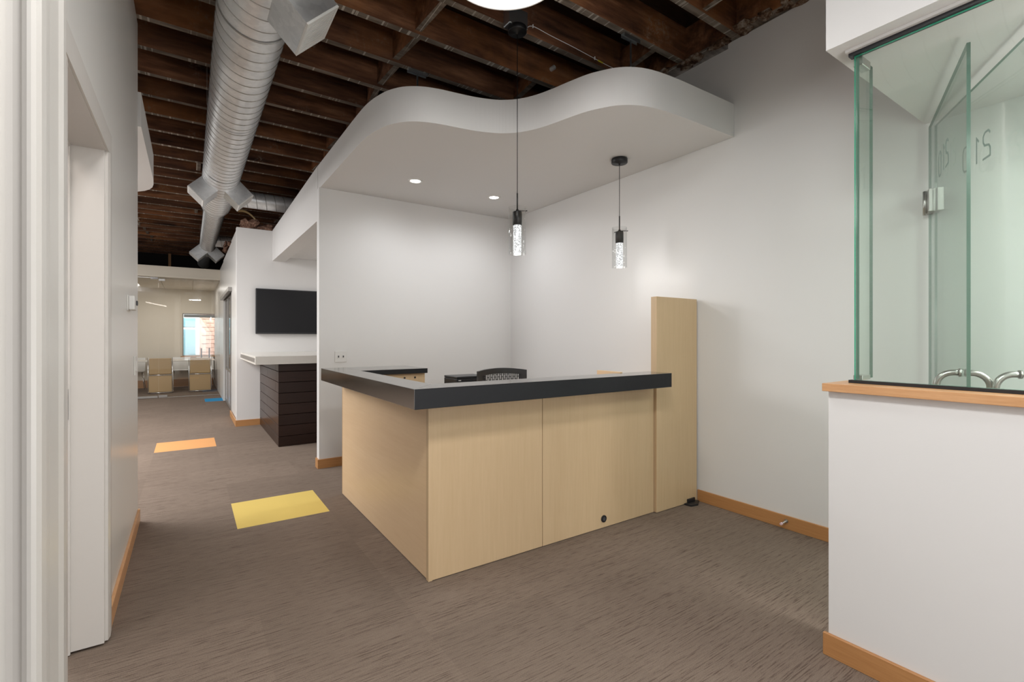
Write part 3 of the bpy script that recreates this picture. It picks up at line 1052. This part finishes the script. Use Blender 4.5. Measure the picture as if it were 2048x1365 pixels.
# side boots pointing down at 45 degrees
def boot(side, y0, y1, L, h, rin, grille=False):
    u = Vector((side * .7071, 0, -.7071))
    w = Vector((side * .7071, 0, .7071))
    c = Vector((DCX, 0, DCZ))
    bm = B()
    s0 = rin * .62
    fs = obox(bm, c + u * s0 - w * h + Vector((0, y0, 0)), u * (L - s0), w * 2 * h, Vector((0, y1 - y0, 0)))
    o = obj('supply_boot', bm, M['galv_sheet'], duct)
    bm = B()
    e = .018
    # flange frame on the outlet
    p = c + u * (L + .0005)
    obox(bm, p - w * h + Vector((0, y0, 0)), u * .012, w * e, Vector((0, y1 - y0, 0)))
    obox(bm, p + w * (h - e) + Vector((0, y0, 0)), u * .012, w * e, Vector((0, y1 - y0, 0)))
    obox(bm, p - w * (h - e) + Vector((0, y0, 0)), u * .012, w * 2 * (h - e), Vector((0, e, 0)))
    obox(bm, p - w * (h - e) + Vector((0, y1 - e, 0)), u * .012, w * 2 * (h - e), Vector((0, e, 0)))
    obj('outlet_frame', bm, M['white_plastic'], o)
    n = 15
    span = y1 - y0 - 2 * e
    for k in range(n):
        bm = B()
        q = y0 + e + span * (k + .2) / n
        obox(bm, p - w * (h - e) + Vector((0, q, 0)) + u * .001, u * .009, w * 2 * (h - e), Vector((0, span / n * .5, 0)))
        obj('louvre_blade', bm, M['white_plastic'], o)
    bm = B()
    obox(bm, p - w * (h - e) + Vector((0, y0 + e, 0)), u * .0006, w * 2 * (h - e), Vector((0, y1 - y0 - 2 * e, 0)))
    obj('dark_backing', bm, M['black_void'], o)  # near-black sheet stands in for the unlit inside of the boot
boot(1, 2.72, 3.06, .372, .113, DR)
boot(1, 6.93, 7.25, .372, .113, DR)
boot(-1, 6.93, 7.25, .372, .113, DR)
boot(1, 12.42, 12.75, .335, .113, dr)
boot(-1, 12.30, 12.65, .345, .113, dr)
# branch ducts
for yb, zb_, x1, nm in ((7.86, 3.33, 1.9, 0), (11.75, 3.36, 1.6, 0)):
    bm = B()
    tube(bm, [(DCX + .12, yb, zb_), (x1, yb, zb_)], .118, 36, False)
    bp = obj('branch_pipe', bm, M['galv'], duct)
    bm = B()
    seam(bm, DCX + .15, x1, .118, .125, 32, axis='X', c=(yb, zb_))
    obj('spiral_seam', bm, M['seam'], bp)

# pink insulation heaps on the niche wall and a torn strip
def heap(name, label, cx, cy, z, sx, sy, sz, seed, mat='insul'):
    random.seed(seed)
    bm = B()
    for q in range(34):
        k = random.uniform(.5, 1)
        bmesh.ops.create_icosphere(bm, subdivisions=3, radius=1, matrix=Matrix.Translation((cx + random.uniform(-sx, sx), cy + random.uniform(-sy, sy), z + sz * random.uniform(.0, .55))) @ Matrix.Rotation(random.uniform(-.5, .5), 4, 'Y') @ Matrix.Diagonal((sx * .42 * k, sy * .5 * k, sz * .34 * k, 1)))
    for v in bm.verts:
        n = mnoise.noise(v.co * 14) * .035 + mnoise.noise(v.co * 45) * .02
        v.co += Vector((n, n * .6, n)) + Vector((random.uniform(-.004, .004), random.uniform(-.004, .004), random.uniform(-.004, .004)))
        v.co.z = max(v.co.z, z)
    return obj(name, bm, M[mat], None, label, 'insulation')
heap('insulation_batt', 'heap of brownish pink insulation wool on top of the television wall', .98, 8.32, 2.987, .26, .10, .19, 3)
heap('insulation_batt', 'small tuft of pink insulation at the corridor wall top', .62, 10.6, 2.965, .05, .14, .26, 5)
ts = thing('paper_strip', (.80, 8.6, 3.1), 'curled tan paper strip hanging above the television wall', 'paper')
bm = B()
prev = None
for k in range(13):
    a = k / 12
    x = .62 + .36 * a
    z = 3.30 + .04 * math.sin(a * 3) - .30 * a * a
    ring = [bm.verts.new((x, 8.45, z)), bm.verts.new((x + .012, 8.52, z - .012)), bm.verts.new((x + .010, 8.52, z - .02)), bm.verts.new((x - .002, 8.45, z - .008))]
    if prev:
        for q in range(4):
            bm.faces.new((prev[q], prev[(q + 1) % 4], ring[(q + 1) % 4], ring[q]))
    prev = ring
obj('paper', bm, M['insul_tan'], ts)

# ------------------------------------------------------------------ niche: tv, shelf, plank cabinet
tv = thing('television', (1.45, 8.17, 1.39), 'flat black television on the niche wall', 'television')
obj('housing', bb(.835, 2.05, 8.135, 8.199, 1.388, 2.078, .004), M['black_plastic'], tv)
obj('screen', bb(.850, 2.035, 8.1325, 8.1345, 1.412, 2.063), M['screen'], tv)
obj('bezel_bottom', bb(.837, 2.048, 8.128, 8.1345, 1.39, 1.411, .001), M['black_plastic'], tv)
sh = thing('counter_shelf', (1.5, 7.2, 1.0), 'thick white counter slab over the dark plank cabinet', 'shelf')
obj('slab', bb(.64, 3.40, 6.28, 8.198, 1.008, 1.106, .002), M['white_lam'], sh)
bm = B()
box(bm, .634, .6395, 6.33, 8.16, 1.035, 1.085)
obj('end_inlay', bm, M['grey_frame'], sh, 'shiny inlay on the slab end')
pc = thing('plank_cabinet', (1.6, 7.2, 0), 'dark brown plank clad cabinet under the white slab', 'cabinet')
obj('core', bb(.912, 3.35, 6.378, 8.19, .002, 1.0), M['black_void'], pc)
nb = 8
ph = 1.003 / 7.62
zs = [0] + [ph * (k + .95) for k in range(7)] + [1.003]
for k in range(nb):
    z0, z1 = zs[k] + .003, zs[k + 1] - .003
    cut = random.uniform(1.9, 2.6) if k % 2 else random.uniform(1.5, 1.7)
    for x0, x1 in ((.897, cut - .001), (cut + .001, 3.34)):
        obj('plank', bb(x0, x1, 6.363, 6.3775, z0, z1, .002), M['dark_plank'], pc)
    cuts = [6.379, 6.55, 7.35, 8.188] if k in (6, 3) else ([6.379, 6.62, 8.188] if k % 2 else [6.379, 7.7, 8.188])
    for a, b_ in zip(cuts, cuts[1:]):
        obj('plank', bb(.897, .9115, a + .001, b_ - .001, z0, z1, .002), M['dark_plank'], pc)

# ------------------------------------------------------------------ corridor sliding door
d4 = thing('door_2', (.6, 10.6, 0), 'sliding glass door in the corridor wall', None, None, 'structure')
obj('track_header', bb(.545, .60, 9.35, 11.8, 2.12, 2.19, .003), M['grey_frame'], d4)
for y0, y1 in ((9.46, 10.22), (10.22, 10.98), (10.98, 11.74)):
    bm = B()
    box(bm, .63, .67, y0, y0 + .035, .01, 2.15)
    box(bm, .63, .67, y1 - .035, y1, .01, 2.15)
    box(bm, .63, .67, y0 + .035, y1 - .035, .01, .06)
    box(bm, .63, .67, y0 + .035, y1 - .035, 2.10, 2.15)
    box(bm, .63, .67, y0 + .035, y1 - .035, .68, .72)
    fr = obj('leaf_frame', bm, M['grey_frame'], d4)
    obj('pane', bb(.646, .654, y0 + .036, y1 - .036, .721, 2.099), M['glass_clear'], fr)
    obj('lower_panel', bb(.644, .656, y0 + .036, y1 - .036, .061, .679), M['grey_frost'], fr)
struct('wall_side_room', bb(1.55, 1.65, 8.4, 12.6, 0, 2.9), M['wall'], 'white wall of the room behind the sliding door')

# ------------------------------------------------------------------ conference room
cc = struct('ceiling_conference', bb(-2.7, 1.2, 13.0, 16.0, 2.672, 2.70), M['cream'], 'cream tiled ceiling of the conference room')
for i in range(5):
    for j in range(4):
        x, y = -2.4 + i * .62, 13.25 + j * .64
        obj('ceiling_tile', bb(x + .004, x + .612, y + .004, y + .632, 2.658, 2.6715, .002), M['cream'], cc)
gw = thing('window_1', (0, 13.1, 0), 'frameless fixed glass pane of the conference room front', None, None, 'structure')
obj('pane', bb(-.556, .598, 13.10, 13.112, .012, 2.698), M['glass_clear'], gw)
obj('floor_channel', bb(-.556, .598, 13.095, 13.117, .001, .0115), M['steel'], gw)
obj('edge', bb(-.5575, -.5562, 13.10, 13.112, .02, 2.69), M['white_lam'], gw, 'pale polished pane edge')
dp = thing('door_3', (-1.0, 13.1, 0), 'frameless glass door of the conference room front', None, None, 'structure')
obj('pane', bb(-1.5, -.562, 13.10, 13.112, .014, 2.64), M['glass_clear'], dp)
obj('bottom_rail', bb(-1.5, -.57, 13.085, 13.127, .004, .05, .002), M['steel'], dp)
obj('patch_fitting', bb(-.70, -.565, 13.085, 13.127, 2.62, 2.675, .003), M['chrome'], dp)
obj('transom_rail', bb(-1.5, -.57, 13.09, 13.122, 2.645, 2.66), M['steel'], dp)
obj('patch_fitting', bb(-.555, -.40, 13.084, 13.128, .015, .06, .003), M['steel'], gw)
obj('patch_fitting', bb(-.555, -.44, 13.084, 13.128, 2.59, 2.64, .003), M['steel'], gw)
# window to outside
w2 = thing('window_2', (.27, 15.95, .83), 'conference room window to a brick building', None, None, 'structure')
bm = B()
for x0, x1, z0, z1 in ((-.15, -.125, .83, 2.01), (.66, .685, .83, 2.01), (-.125, .66, .83, .855), (-.125, .66, 1.985, 2.01)):
    box(bm, x0, x1, 15.93, 15.98, z0, z1)
obj('frame', bm, M['grey_frame'], w2)
obj('pane', bb(-.124, .659, 15.953, 15.959, .856, 1.984), M['glass_clear'], w2)
obj('sill', bb(-.19, .72, 15.84, 15.93, .795, .83, .003), M['orange_wood'], w2)
obj('roller_blind', bb(-.12, .655, 15.935, 15.945, 1.90, 1.98, .003), M['shade'], w2)
bd = thing('brick_building', (.3, 19, -3), 'pink brick building with white framed window outside the conference window', 'building')
obj('brick_wall', bb(-4, 5, 19.3, 19.6, -3, 7), M['brick'], bd)
wf = obj('window_frame', bb(-.75, .30, 19.26, 19.3, .6, 2.2, .01), M['bldg_frame'], bd)
for z0, z1 in ((.70, 1.62), (1.70, 2.0)):
    obj('pane', bb(-.45, .18, 19.245, 19.2595, z0, z1), M['bldg_glass'], wf)
k0 = None
for r_ in range(16):
    for c_ in range(10):
        x = .36 + c_ * .24 + (.12 if r_ % 2 else 0)
        z = .3 + r_ * .14
        if k0 is None:
            k0 = obj('brick', bb(x, x + .225, 19.285, 19.2995, z, z + .125, .003), M['brick'], bd)
        else:
            clone(k0, bd, (x + .1125, 19.29225, z))
# table
tb = thing('conference_table', (-.2, 14.75, 0), 'long white conference table behind the glass front', 'table')
obj('top', bb(-2.2, .56, 14.60, 15.38, .735, .765, .004), M['white_lam'], tb)
for x in (-1.7, .2):
    for y in (14.75, 15.15):
        obj('leg', bb(x - .03, x + .03, y - .03, y + .03, .001, .734, .003), M['white_lam'], tb)
for x, g in ((.27, 'nearer the window middle'), (.445, 'nearer the corridor wall')):
    t = thing('table_post', (x, 14.98, .765), 'slender dark post standing on the white table, ' + g, 'post', 'dark posts on the conference table')
    bm = B()
    tube(bm, [(x, 14.98, .778), (x, 14.98, 1.06)], .016, 10)
    obj('shaft', bm, M['dark_grey'], t)
    bm = B()
    tube(bm, [(x, 14.98, .766), (x, 14.98, .778)], .035, 14)
    obj('base', bm, M['dark_grey'], t)
# tan chairs with chrome frames
def tan_chair(x0, x1, lab):
    yb = 14.12
    t = thing('conference_chair', ((x0 + x1) / 2, yb, 0), lab, 'chair', 'tan chairs at the conference table')
    obj('backrest', bb(x0 + .02, x1 - .02, yb, yb + .03, .46, .84, .012, 2), M['tan'], t)
    obj('lower_panel', bb(x0 + .012, x1 - .012, yb + .004, yb + .02, .035, .425, .004), M['tan'], t)
    obj('seat', bb(x0 + .02, x1 - .02, yb + .035, yb + .43, .43, .48, .015, 2), M['tan'], t)
    for x in (x0, x1):
        bm = B()
        tube(bm, [(x, yb + .02, .86), (x, yb + .015, .44), (x, yb - .01, .03), (x, yb + .02, .013), (x, yb + .42, .013), (x, yb + .44, .03), (x, yb + .40, .44)], .011, 8)
        obj('side_frame', bm, M['chrome'], t)
    for z in (.022, .44):
        bm = B()
        tube(bm, [(x0, yb - .006, z), (x1, yb - .006, z)], .010, 8)
        obj('cross_bar', bm, M['chrome'], t)
tan_chair(-.80, -.33, 'tan chair with chrome frame behind the glass door edge')
tan_chair(0.0, .46, 'tan chair with chrome frame beside the corridor wall')
def shell_chair(x, y, lab):
    t = thing('shell_chair', (x, y, 0), lab, 'chair', 'white shell chairs along the conference table')
    obj('seat', bb(x - .2, x + .2, y - .19, y + .2, .455, .475, .008, 2), M['white_plastic'], t)
    bm = B()
    prev = None
    for k in range(7):
        a = k / 6
        ring = [bm.verts.new((x + s, y + .20 + .10 * a * a + dd, .475 + .33 * a)) for s, dd in ((-.2, 0), (.2, 0), (.2, .012), (-.2, .012))]
        if prev:
            for q in range(4):
                bm.faces.new((prev[q], prev[(q + 1) % 4], ring[(q + 1) % 4], ring[q]))
        else:
            bm.faces.new(ring)
        prev = ring
    bm.faces.new(prev[::-1])
    obj('backrest', bm, M['white_plastic'], t)
    for sx, sy in ((-1, -1), (1, -1), (-1, 1), (1, 1)):
        bm = B()
        tube(bm, [(x + sx * .15, y + sy * .13, .456), (x + sx * .21, y + sy * .19, .009)], .010, 8)
        obj('leg', bm, M['chrome'], t)
shell_chair(-1.15, 15.54, 'white shell chair behind the frameless glass door')
shell_chair(-.17, 15.54, 'white shell chair between the two tan chairs')
shell_chair(.37, 15.54, 'white shell chair on the window side of the table')

# ------------------------------------------------------------------ vestibule glazing
si = struct('trim_3', bb(HX - .03, HX + .21, -2.2, .918, 1.1005, 1.133, .0015), M['sill_wood'], 'maple sill on the half wall')
vg = thing('window_3', (2.305, -.6, 1.133), 'tall green tinted glass over the half wall', None, None, 'structure')
bm = B()
fs = box(bm, 2.300, 2.313, -2.2, .845, 1.146, 2.497)
for f in bm.faces:
    if abs(f.normal.y) > .5 or (f.calc_center_median().y > .84):
        f.material_index = 1
bm.normal_update()
for f in bm.faces:
    f.material_index = 1 if abs(f.normal.x) < .5 else 0
obj('pane', bm, None, vg, mats=[M['glass_green'], M['glass_edge']])
obj('sill_channel', bb(2.288, 2.322, -2.2, .862, 1.1335, 1.1455), M['black_plastic'], vg)
obj('head_channel', bb(2.288, 2.322, -2.2, .862, 2.498, 2.512), M['black_plastic'], vg)
obj('head_board', bb(2.272, 2.345, -2.2, .868, 2.5125, 2.5245), M['soffit'], vg)
fn = B()
box(fn, 2.316, 2.455, .833, .845, 1.150, 2.497)
fn.normal_update()
for f in fn.faces:
    f.material_index = 1 if abs(f.normal.y) < .5 else 0
obj('return_pane', fn, None, vg, mats=[M['glass_green'], M['glass_edge_dim']])
obj('corner_clip', bb(2.318, 2.40, .822, .856, 2.462, 2.4965, .002), M['steel'], vg)
obj('corner_clip', bb(2.318, 2.40, .822, .856, 1.1465, 1.165, .002), M['steel'], vg)

def stroke_glyph(bm, strokes, org, ex, ez, en, w, th):
    """flat strokes; org lower corner, ex width axis, ez up, en normal"""
    for path in strokes:
        pts = [Vector(p) for p in path]
        L, Rr = [], []
        for i, p in enumerate(pts):
            d0 = (pts[i] - pts[i - 1]).normalized() if i else (pts[1] - pts[0]).normalized()
            d1 = (pts[i + 1] - pts[i]).normalized() if i < len(pts) - 1 else d0
            n0, n1 = Vector((-d0.y, d0.x)), Vector((-d1.y, d1.x))
            n = (n0 + n1).normalized()
            k = w / 2 / max(.4, n.dot(n1))
            L.append(p + n * k)
            Rr.append(p - n * k)
        def to3(q, o_):
            return org + ex * q.x + ez * q.y + en * o_
        for o_ in (th / 2, -th / 2):
            vl = [bm.verts.new(to3(q, o_)) for q in L]
            vr = [bm.verts.new(to3(q, o_)) for q in Rr]
            for i in range(len(vl) - 1):
                bm.faces.new((vl[i], vl[i + 1], vr[i + 1], vr[i]))
ZERO = [[(.03, 0), (.045, 0), (.06, .02), (.06, .095), (.045, .115), (.015, .115), (0, .095), (0, .02), (.015, 0), (.032, 0)]]
ONE = [[(.0, .095), (.02, .115), (.02, 0)]]
TWO = [[(.0, .10), (.015, .115), (.045, .115), (.06, .10), (.06, .075), (.048, .058), (.012, .05), (0, .035), (0, .0), (.065, 0)]]
def glass_leaf(name, hinge, d, L, lab, ring_s, z0s, glyph):
    t = thing(name, (hinge[0], hinge[1], 0), lab, None, None, 'structure')
    dx = Vector((d[0], d[1], 0)).normalized()
    n = Vector((-dx.y, dx.x, 0))
    h = Vector((hinge[0], hinge[1], 0))
    bm = B()
    obox(bm, h - n * .006 + Vector((0, 0, .012)), dx * L, n * .012, Vector((0, 0, 2.476)))
    bm.normal_update()
    for f in bm.faces:
        f.material_index = 1 if abs(f.normal.dot(n)) < .5 else 0
    pane = obj('pane', bm, None, t, mats=[M['glass_door'], M['glass_edge_dim']])
    for dz in (.28, 2.01):
        bm = B()
        obox(bm, h - dx * .030 - n * .014 + Vector((0, 0, dz)), dx * .095, n * .028, Vector((0, 0, .125)))
        bevel(bm, .003)
        hg = obj('hinge', bm, M['steel'], t)
        bm = B()
        tube(bm, [h - dx * .012 - n * .02 + Vector((0, 0, dz - .004)), h - dx * .012 - n * .02 + Vector((0, 0, dz + .129))], .010, 12)
        obj('hinge_barrel', bm, M['steel'], hg)
    # back to back bow handles
    for s in (1, -1):
        c = h + dx * ring_s
        pts = []
        zt, zb2, off, rad = 1.178, .80, .082, .055
        pts.append(c + n * s * .006 + Vector((0, 0, zt)))
        pts.append(c + n * s * (off - rad) + Vector((0, 0, zt)))
        for k in range(1, 9):
            a = math.pi / 2 * k / 8
            pts.append(c + n * s * (off - rad + rad * math.sin(a)) + Vector((0, 0, zt - rad + rad * math.cos(a))))
        for k in range(0, 9):
            a = math.pi / 2 * k / 8
            pts.append(c + n * s * (off - rad + rad * math.cos(a)) + Vector((0, 0, zb2 + rad - rad * math.sin(a))))
        pts.append(c + n * s * .006 + Vector((0, 0, zb2)))
        bm = B()
        tube(bm, pts, .0125, 12)
        hd = obj('bow_handle', bm, M['steel'], t)
        for z in (zt, zb2):
            bm = B()
            tube(bm, [c + n * s * .0062 + Vector((0, 0, z)), c + n * s * .014 + Vector((0, 0, z))], .017, 14)
            obj('ring_washer', bm, M['steel'], hd)
    bm = B()
    en = n
    for (gl, s_) in glyph:
        wd = .065
        org = h + dx * (s_ + wd / 2) + Vector((0, 0, z0s)) - n * .0068
        stroke_glyph(bm, gl, org, -dx, Vector((0, 0, 1)), n, .0095, .0006)
    obj('suite_numerals', bm, M['numeral'], pane, 'grey numerals 210 on the glass')
    return t
glass_leaf('door_4', (3.395, .86), (-.846, -.533), .96, 'green tinted glass door with grey 210 numerals, the leaf swung farther open', .828, 2.12, ((TWO, .56), (ONE, .46), (ZERO, .365)))
glass_leaf('door_5', (3.395, .885), (-.928, -.371), .915, 'green tinted glass door leaf with its dark free edge in view', .815, 2.125, ((TWO, .52), (ONE, .43), (ZERO, .34)))
